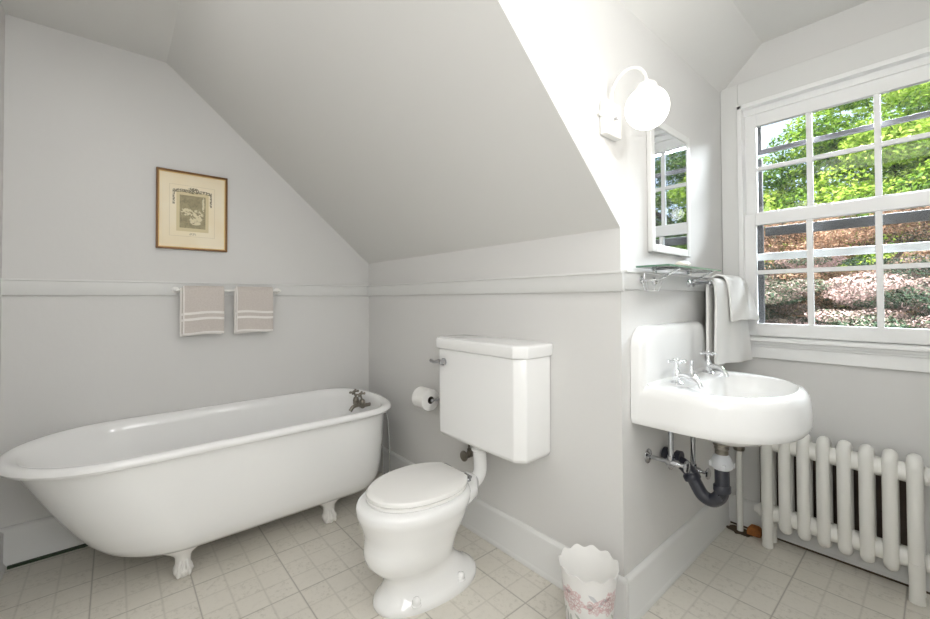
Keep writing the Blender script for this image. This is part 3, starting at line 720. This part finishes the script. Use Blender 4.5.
def cloth_obj(name, data, m, thick, parent=None):
    v, f, a = data; me = bpy.data.meshes.new(name); off = world_loc(parent) if parent else Vector((0, 0, 0))
    me.from_pydata([tuple(Vector(q) - off) for q in v], [], f); me.materials.append(m)
    at = me.attributes.new('uvw', 'FLOAT_VECTOR', 'POINT'); at.data.foreach_set('vector', [c for q in a for c in q])
    me.polygons.foreach_set('use_smooth', [True] * len(me.polygons))
    o = bpy.data.objects.new(name, me); link(o, parent)
    s = o.modifiers.new('thickness', 'SOLIDIFY'); s.thickness = thick; s.offset = 0
    bv = o.modifiers.new('round', 'BEVEL'); bv.width = thick * .3; bv.segments = 2; bv.limit_method = 'ANGLE'; bv.angle_limit = math.radians(50)
    return o
bar = empty('towel_bar', (.0, -.95, 1.303), 'slim white towel bar on the rail of the left wall', 'towel bar')
bm = B(); tube(bm, [(.075, -1.235, 1.303), (.075, -.665, 1.303)], .006, 14); obj('rod', bm, M['white_metal'], bar)
for y_ in (-1.225, -.675):
    bm = B(); lathe(bm, [(.020, 0), (.020, .005), (.010, .012), (.008, .050), (.009, .056), (.009, .064), (.005, .068)], (.017, y_, 1.303), (1, 0, 0), 20); obj('bracket', bm, M['white_metal'], bar)
front = [(.092, 1.048), (.093, 1.12), (.094, 1.22), (.092, 1.29), (.084, 1.318), (.073, 1.322), (.062, 1.315), (.056, 1.28), (.055, 1.20), (.056, 1.075)]
tw = cloth_obj('hand_towel', drape('t', front, -1.196, -.992, 0, 0, .0010, seed=1), M['stripe'], .011)
tag(tw, 'beige hand towel with white stripes, the left one on the towel bar', 'towel', 'striped hand towels on the towel bar')
inner_ = [(.079, 1.044), (.080, 1.15), (.081, 1.27), (.079, 1.300), (.074, 1.3125), (.069, 1.300), (.067, 1.26), (.068, 1.12)]
cloth_obj('folded_layer', drape('t', inner_, -1.208, -1.004, 0, 0, .0012, seed=5), M['stripe'], .008, tw)
tw2 = cloth_obj('hand_towel', drape('t', front, -.928, -.718, 0, 0, .0010, seed=2), M['stripe'], .011)
tag(tw2, 'beige hand towel with white stripes, the right one on the towel bar', 'towel', 'striped hand towels on the towel bar')
cloth_obj('folded_layer', drape('t', inner_, -.936, -.726, 0, 0, .0012, seed=7), M['stripe'], .008, tw2)

# white towel beside the window, on a bar under the shelf end
bar2 = empty('towel_bar', (W, .9, 1.325), 'chrome towel bar under the white towel beside the window', 'towel bar')
bm = B(); tube(bm, [(W + .093, .65, 1.318), (W + .093, 1.085, 1.318)], .006, 14); obj('rod', bm, M['chrome'], bar2)
for y_ in (.655, 1.078):
    bm = B(); lathe(bm, [(.018, 0), (.018, .005), (.009, .010), (.007, .066), (.010, .070)], (W + .017, y_, 1.318), (1, 0, 0), 18); ball(bm, (W + .092, y_, 1.318), .011, 14); obj('bracket', bm, M['chrome'], bar2)
pw = [(W + .110, .925), (W + .111, 1.03), (W + .112, 1.14), (W + .112, 1.25), (W + .108, 1.310), (W + .094, 1.336), (W + .079, 1.322), (W + .076, 1.28), (W + .076, 1.15), (W + .075, .955)]
tw3 = cloth_obj('bath_towel', drape('t', pw, .67, 1.05, 0, 0, .0045, flare=.11, seed=9), M['towelwhite'], .011)
tag(tw3, 'white towel hanging beside the window at the end of the glass shelf', 'towel')
pw2 = [(W + .140, 1.130), (W + .137, 1.20), (W + .130, 1.28), (W + .116, 1.338), (W + .088, 1.358), (W + .056, 1.345), (W + .042, 1.25), (W + .040, 1.00)]
cloth_obj('folded_layer', drape('t', pw2, .80, 1.07, 0, 0, .003, flare=.20, seed=11), M['towelwhite'], .010, tw3)

# ------------------------------------------------------------------ framed print
def print_material():
    m = mat('old_engraving', (230, 220, 190), .7); nt, N, mt = nodes_helper(m); b = nt.nodes['Principled BSDF']
    tc = N('ShaderNodeTexCoord'); sp = N('ShaderNodeSeparateXYZ'); nt.links.new(tc.outputs['Object'], sp.inputs[0])
    Y, Z = sp.outputs[1], sp.outputs[2]      # relative to the picture's centre
    def rect(y0, y1, z0, z1): return mt('MULTIPLY', mt('MULTIPLY', mt('GREATER_THAN', Y, y0), mt('LESS_THAN', Y, y1)), mt('MULTIPLY', mt('GREATER_THAN', Z, z0), mt('LESS_THAN', Z, z1)))
    def noise(s, d=4, o=0):
        n = N('ShaderNodeTexNoise'); n.inputs['Scale'].default_value = s; n.inputs['Detail'].default_value = d; nt.links.new(tc.outputs['Object'], n.inputs['Vector']); return n.outputs['Fac']
    def blob(cy, cz, ry, rz, k=2):
        a = mt('POWER', mt('ABSOLUTE', mt('MULTIPLY', mt('SUBTRACT', Y, cy), 1 / ry)), k); c = mt('POWER', mt('ABSOLUTE', mt('MULTIPLY', mt('SUBTRACT', Z, cz), 1 / rz)), k)
        return mt('MAXIMUM', mt('SUBTRACT', 1.0, mt('ADD', a, c)), 0.0)
    c = mixc(nt, N, noise(6), s2l((236, 218, 182)), s2l((243, 236, 216)))
    c = mixc(nt, N, mt('MULTIPLY', mt('SUBTRACT', rect(-.115, .11, -.150, .150), rect(-.113, .108, -.148, .148)), .35), c, s2l((150, 135, 105)))   # plate mark
    c = mixc(nt, N, rect(-.082, .078, -.120, .112), c, s2l((214, 200, 160)))
    img = rect(-.066, .062, -.100, .092)
    fine = N('ShaderNodeTexWave'); fine.inputs['Scale'].default_value = 150; fine.inputs['Distortion'].default_value = 6; nt.links.new(tc.outputs['Object'], fine.inputs['Vector'])
    dark = mixc(nt, N, mt('MULTIPLY', mt('ADD', noise(45, 6), mt('MULTIPLY', fine.outputs['Fac'], .25)), .8), s2l((92, 86, 66)), s2l((190, 178, 142)))
    fig = mt('MAXIMUM', mt('MAXIMUM', blob(.022, -.020, .045, .034), blob(-.032, -.008, .038, .026)), mt('MAXIMUM', blob(.012, -.052, .040, .030), blob(.050, .05, .008, .07, 1.5)))
    ff = N('ShaderNodeMapRange'); ff.inputs[1].default_value = .22; ff.inputs[2].default_value = .42; nt.links.new(mt('MULTIPLY', mt('POWER', fig, .5), mt('SUBTRACT', mt('MULTIPLY', noise(90, 6), 3.0), 1.0)), ff.inputs[0])
    dark = mixc(nt, N, ff.outputs[0], dark, s2l((220, 210, 178)))
    c = mixc(nt, N, img, c, dark)
    # garland along the top and down the sides
    vz = mt('SUBTRACT', Z, mt('ADD', .112, mt('MULTIPLY', mt('ABSOLUTE', mt('SINE', mt('MULTIPLY', Y, 32.0))), .006)))
    g1 = mt('MULTIPLY', mt('LESS_THAN', mt('ABSOLUTE', vz), .009), rect(-.098, .094, .08, .16))
    g2 = mt('MAXIMUM', rect(-.100, -.090, .035, .118), rect(.084, .094, .035, .118))
    g3 = mt('MAXIMUM', blob(0, .128, .028, .013), 0.0); g3 = mt('GREATER_THAN', g3, .1)
    gm = mt('MULTIPLY', mt('MAXIMUM', mt('MAXIMUM', g1, g2), g3), mt('GREATER_THAN', noise(170, 2), .44))
    c = mixc(nt, N, mt('MULTIPLY', gm, .85), c, s2l((84, 78, 60)))
    cap = mt('MULTIPLY', rect(-.018, .014, -.142, -.128), mt('GREATER_THAN', noise(260, 1), .5)); c = mixc(nt, N, mt('MULTIPLY', cap, .6), c, s2l((90, 82, 64)))
    nt.links.new(c, b.inputs['Base Color']); return m
M['print'] = print_material()
PY0, PY1, PZ0, PZ1 = -1.316, -.963, 1.540, 1.997
pic = empty('framed_print', (.002, (PY0 + PY1) / 2, (PZ0 + PZ1) / 2), 'old engraving in a thin dark gilt frame above the towel bar', 'picture')
def frame4(bm, y0, y1, z0, z1, w, x0, x1):
    box(bm, x0, x1, y0, y0 + w, z0, z1); box(bm, x0, x1, y1 - w, y1, z0, z1); box(bm, x0, x1, y0 + w, y1 - w, z0, z0 + w); box(bm, x0, x1, y0 + w, y1 - w, z1 - w, z1); return bm
obj('frame', frame4(B(), PY0, PY1, PZ0, PZ1, .011, .002, .020), M['gilt'], pic, bevel=.002)
obj('gilt_slip', frame4(B(), PY0 + .011, PY1 - .011, PZ0 + .011, PZ1 - .011, .004, .003, .014), M['giltin'], pic)
obj('print_sheet', box(B(), .004, .007, PY0 + .012, PY1 - .012, PZ0 + .012, PZ1 - .012), M['print'], pic, smooth=False)

# ------------------------------------------------------------------ waste bin
def bin_material():
    m = mat('floral_bin', (236, 235, 234), .4, spec=.4); nt, N, mt = nodes_helper(m); b = nt.nodes['Principled BSDF']
    tc = N('ShaderNodeTexCoord'); sp = N('ShaderNodeSeparateXYZ'); nt.links.new(tc.outputs['Object'], sp.inputs[0])
    ang = mt('ARCTAN2', sp.outputs[1], sp.outputs[0]); U = mt('MULTIPLY', ang, .085); Z = sp.outputs[2]
    n = N('ShaderNodeTexNoise'); n.inputs['Scale'].default_value = 60; n.inputs['Detail'].default_value = 5; nt.links.new(tc.outputs['Object'], n.inputs['Vector'])
    nw = mt('MULTIPLY', mt('SUBTRACT', n.outputs['Fac'], .5), .022)
    c = s2l((236, 235, 234))
    vo = N('ShaderNodeTexVoronoi', feature='DISTANCE_TO_EDGE'); vo.inputs['Scale'].default_value = 85
    vm = N('ShaderNodeVectorMath', operation='ADD'); vs = N('ShaderNodeVectorMath', operation='SCALE'); vs.inputs['Scale'].default_value = .02
    nt.links.new(n.outputs['Color'], vs.inputs[0]); nt.links.new(tc.outputs['Object'], vm.inputs[0]); nt.links.new(vs.outputs[0], vm.inputs[1]); nt.links.new(vm.outputs[0], vo.inputs['Vector'])
    petals_ = mt('SUBTRACT', 1.0, mt('MULTIPLY', mt('MINIMUM', vo.outputs['Distance'], .25), 4.0)); petals_ = mt('MULTIPLY', petals_, mt('ADD', .2, mt('MULTIPLY', n.outputs['Fac'], 1.2)))
    outside = mt('GREATER_THAN', mt('ADD', mt('POWER', sp.outputs[0], 2.0), mt('POWER', sp.outputs[1], 2.0)), 0.0)
    def flower(c, u0, z0, r, petals, col, dark, amt=.75):
        du = mt('SUBTRACT', U, u0); dz = mt('SUBTRACT', Z, z0)
        rr = mt('SQRT', mt('ADD', mt('POWER', du, 2.0), mt('POWER', dz, 2.0))); rr = mt('ADD', rr, nw); th = mt('ARCTAN2', dz, du)
        edge = mt('MULTIPLY', mt('ADD', .75, mt('MULTIPLY', mt('ABSOLUTE', mt('COSINE', mt('MULTIPLY', th, petals / 2))), .35)), r)
        inside = mt('LESS_THAN', rr, edge)
        f = mt('MULTIPLY', inside, mt('ADD', .12, mt('MULTIPLY', petals_, amt)))
        return mixc(nt, N, f, c, mixc(nt, N, mt('MINIMUM', mt('MULTIPLY', rr, 1 / r), 1.0), dark, col))
    def leaf(c, u0, z0, ru, rz, slope, col, amt=.5):
        du = mt('SUBTRACT', U, u0); dz = mt('SUBTRACT', Z, z0); dz = mt('SUBTRACT', dz, mt('MULTIPLY', du, slope))
        q = mt('ADD', mt('POWER', mt('ABSOLUTE', mt('MULTIPLY', du, 1 / ru)), 1.6), mt('POWER', mt('ABSOLUTE', mt('MULTIPLY', mt('ADD', dz, mt('MULTIPLY', nw, .4)), 1 / rz)), 1.6))
        return mixc(nt, N, mt('MULTIPLY', mt('LESS_THAN', q, 1.0), amt), c, col)
    r0 = s2l((206, 150, 156)); r1 = s2l((160, 70, 84)); g = s2l((128, 138, 124)); g2 = s2l((96, 102, 100)); gr = s2l((170, 172, 180))
    for k in (0, 1, 2, 3):
        u = -.226 + k * .1335
        c = leaf(c, u - .030, .105, .020, .010, 1.2, g); c = leaf(c, u + .012, .090, .008, .028, 0, g); c = leaf(c, u - .004, .092, .005, .034, .4, g2); c = leaf(c, u + .045, .118, .014, .007, -1, g)
        c = leaf(c, u - .040, .205, .015, .008, -.8, gr, .55); c = leaf(c, u - .012, .19, .014, .009, .9, gr, .55); c = leaf(c, u - .05, .175, .010, .012, 0, g2, .35); c = leaf(c, u + .008, .198, .012, .006, .3, g2, .6)
        c = flower(c, u + .022, .178, .042, 7, r0, r1, .7); c = flower(c, u - .040, .172, .026, 6, r0, r1, .6); c = flower(c, u - .018, .045, .026, 6, r0, r1, .6)
    nt.links.new(c, b.inputs['Base Color']); return m
M['bin'] = bin_material(); M['binin'] = mat('bin_inside', (236, 235, 232), .4)
bx, by = 2.020, -.158
bm = B(); n = 96
def bring(r, z, wave=0, flare=0):
    out = []
    for i in range(n):
        t = 2 * PI * i / n; w = math.cos(11 * t); out.append(Vector(((r + flare * w) * math.cos(t), (r + flare * w) * math.sin(t), z + wave * w)))
    return out
H = .272
loft(bm, [bring(.072, 0), bring(.076, .004), bring(.098, H - .035), bring(.102, H - .012, .002), bring(.107, H, .006, .001), bring(.1055, H + .001, .006, .001), bring(.100, H - .012, .002), bring(.0950, H - .034), bring(.0925, H - .038), bring(.072, .008), bring(.03, .007)])
me = bpy.data.meshes.new('waste_bin'); bmesh.ops.recalc_face_normals(bm, faces=bm.faces); bm.to_mesh(me); bm.free(); me.materials.append(M['bin']); me.materials.append(M['binin'])
for i, p in enumerate(me.polygons): p.material_index = 1 if (p.index // n) >= 5 else 0
me.polygons.foreach_set('use_smooth', [True] * len(me.polygons)); me.set_sharp_from_angle(angle=math.radians(50))
bn = bpy.data.objects.new('waste_bin', me); link(bn); bn.location = (bx, by, .0005); bn.rotation_euler = (0, 0, -.85)
tag(bn, 'white waste bin with scalloped rim and pink roses, at the wall corner', 'waste bin')

# ------------------------------------------------------------------ outside: lawn and trees
gd = obj('ground', prism(B(), [(-30, 1.6, -2.9), (35, 1.6, -2.9), (35, 60, -2.9), (-30, 60, -2.9)], (0, 0, -.1)), M['grass'], smooth=False); gd['kind'] = 'structure'
def leaf_material(name, cols, rough=.6):
    m = mat(name, (100, 120, 60), rough, spec=.3); nt, N, mt = nodes_helper(m); b = nt.nodes['Principled BSDF']
    at = N('ShaderNodeAttribute', attribute_name='tone'); ramp = N('ShaderNodeValToRGB'); el = ramp.color_ramp.elements
    while len(el) < len(cols): el.new(.5)
    for i, c in enumerate(cols): el[i].position = i / (len(cols) - 1); el[i].color = (*s2l(c), 1)
    nt.links.new(at.outputs['Fac'], ramp.inputs[0]); nt.links.new(ramp.outputs[0], b.inputs['Base Color'])
    tr = N('ShaderNodeBsdfTranslucent'); nt.links.new(ramp.outputs[0], tr.inputs[0]); mx = N('ShaderNodeMixShader'); mx.inputs[0].default_value = .2
    out = nt.nodes['Material Output']; nt.links.new(b.outputs[0], mx.inputs[1]); nt.links.new(tr.outputs[0], mx.inputs[2]); nt.links.new(mx.outputs[0], out.inputs[0])
    return m
def foliage(name, clumps, count, size, m, parent, seed, flat=1.0):
    """clumps: (x,y,z, rx,ry,rz, tone); leaves are small folded kites on and in every clump"""
    rg = np.random.default_rng(seed); vol = np.array([c[3] * c[4] + c[4] * c[5] + c[3] * c[5] for c in clumps]); idx = rg.choice(len(clumps), count, p=vol / vol.sum())
    C = np.array([c[:3] for c in clumps])[idx]; R = np.array([c[3:6] for c in clumps])[idx]; T = np.array([c[6] for c in clumps])[idx]
    d = rg.normal(size=(count, 3)); d /= np.linalg.norm(d, axis=1)[:, None]; rad_ = rg.uniform(.45, 1, count) ** .5
    pos = C + d * R * rad_[:, None]
    nrm = d + rg.normal(size=(count, 3)) * .6 + np.array([0, 0, .5 * flat]); nrm /= np.linalg.norm(nrm, axis=1)[:, None]
    a = np.cross(nrm, rg.normal(size=(count, 3))); a /= np.linalg.norm(a, axis=1)[:, None]; b = np.cross(nrm, a)
    s = (size * rg.uniform(.6, 1.3, count))[:, None]
    v = np.stack([pos - a * s, pos + b * s * .45 + nrm * s * .1, pos + a * s, pos - b * s * .45 + nrm * s * .1], 1).reshape(-1, 3)
    v -= np.array(world_loc(parent))
    me = bpy.data.meshes.new(name); me.vertices.add(count * 4); me.vertices.foreach_set('co', v.ravel()); me.loops.add(count * 4)
    me.loops.foreach_set('vertex_index', np.arange(count * 4)); me.polygons.add(count); me.polygons.foreach_set('loop_start', np.arange(count) * 4); me.polygons.foreach_set('loop_total', np.full(count, 4))
    me.update(); me.validate(); me.materials.append(m)
    tone = np.clip(T + rg.normal(size=count) * .18, 0, 1); at = me.attributes.new('tone', 'FLOAT', 'POINT'); at.data.foreach_set('value', np.repeat(tone, 4))
    o = bpy.data.objects.new(name, me); link(o, parent); return o
def tree(name, base, label, cat, crown_c, crown_r, nclump, cr, count, size, m, seed, tones=(.2, .8), flat=1, layer=False, group=None):
    t = empty(name, base, label, cat, group); rnd = random.Random(seed); cl = []
    for _ in range(nclump):
        while True:
            p = [rnd.uniform(-1, 1) for _ in range(3)]; l = math.sqrt(sum(q * q for q in p))
            if .25 < l < 1: break
        k = rnd.uniform(.7, 1.3)
        cl.append((crown_c[0] + p[0] * crown_r[0], crown_c[1] + p[1] * crown_r[1], crown_c[2] + p[2] * crown_r[2], cr[0] * k, cr[1] * k, cr[2] * k, rnd.uniform(*tones)))
    foliage('foliage', cl, count, size, m, t, seed, flat)
    bm = B(); bz = base[2]; top = Vector(crown_c); b0 = Vector(base)
    r0 = .035 * (crown_c[2] - bz + 1)
    tube(bm, spline([b0, b0.lerp(top, .4) + Vector((.1, 0, 0)), b0.lerp(top, .75), top], 5), [r0 * (1 - .75 * i / 15) for i in range(16)], 10)
    for i in range(min(14, nclump)):
        c = Vector(cl[i][:3]); s = b0.lerp(top, rnd.uniform(.5, .9)); mid = s.lerp(c, .5) + Vector((0, 0, -.1)); tube(bm, spline([s, mid, c], 4), [r0 * .35 * (1 - .8 * k / 8) for k in range(9)], 7)
    obj('trunk', bm, M['bark'], t); return t
M['leafgreen'] = leaf_material('bright_green_leaves', [(40, 74, 16), (96, 140, 30), (164, 196, 62), (206, 224, 108)])
M['leafdark'] = leaf_material('mid_green_leaves', [(30, 58, 24), (78, 116, 44), (124, 158, 66), (170, 190, 110)])
M['leafred'] = leaf_material('bronze_maple_leaves', [(34, 46, 26), (118, 90, 66), (196, 152, 122), (232, 202, 172)])
M['leafmix'] = leaf_material('dull_maple_leaves', [(22, 44, 24), (56, 74, 48), (136, 112, 104), (178, 150, 142)])
tree('maple_tree', (1.2, 6.8, -2.9), 'bronze leaved maple filling the middle window panes', 'tree', (1.2, 6.8, 1.55), (3.8, 1.2, 1.05), 230, (.42, .36, .12), 210000, .021, M['leafred'], 3, (.1, 1.0), 1.6, group='trees beyond the window')
tree('shrub', (1.6, 4.3, -2.9), 'low dull pink and green shrub in front of the bronze maple', 'shrub', (1.7, 4.3, 1.0), (3.2, .65, .75), 230, (.26, .22, .075), 210000, .015, M['leafmix'], 5, (.0, .95), 1.6)
tree('green_tree', (2.3, 12.5, -2.9), 'bright yellow-green tree rising behind the bronze maple', 'tree', (3.0, 12.5, 3.3), (4.0, 1.7, 3.3), 260, (.62, .6, .34), 190000, .055, M['leafgreen'], 8, (.1, 1.0), 1.2, group='trees beyond the window')
tree('tall_tree', (8.2, 17.5, -2.9), 'taller duller green tree at the right of the window view', 'tree', (8.2, 17.5, 5.4), (6.4, 2.2, 5.6), 280, (.9, .9, .42), 150000, .07, M['leafdark'], 13, (.1, .9), 1.2, group='trees beyond the window')
tree('green_tree', (-5.5, 17.0, -2.9), 'dark green tree low at the left of the window view', 'tree', (-3.4, 17.0, 1.6), (4.2, 1.8, 2.6), 150, (.8, .75, .45), 100000, .08, M['leafdark'], 21, (.1, .8), 1.2, group='trees beyond the window')
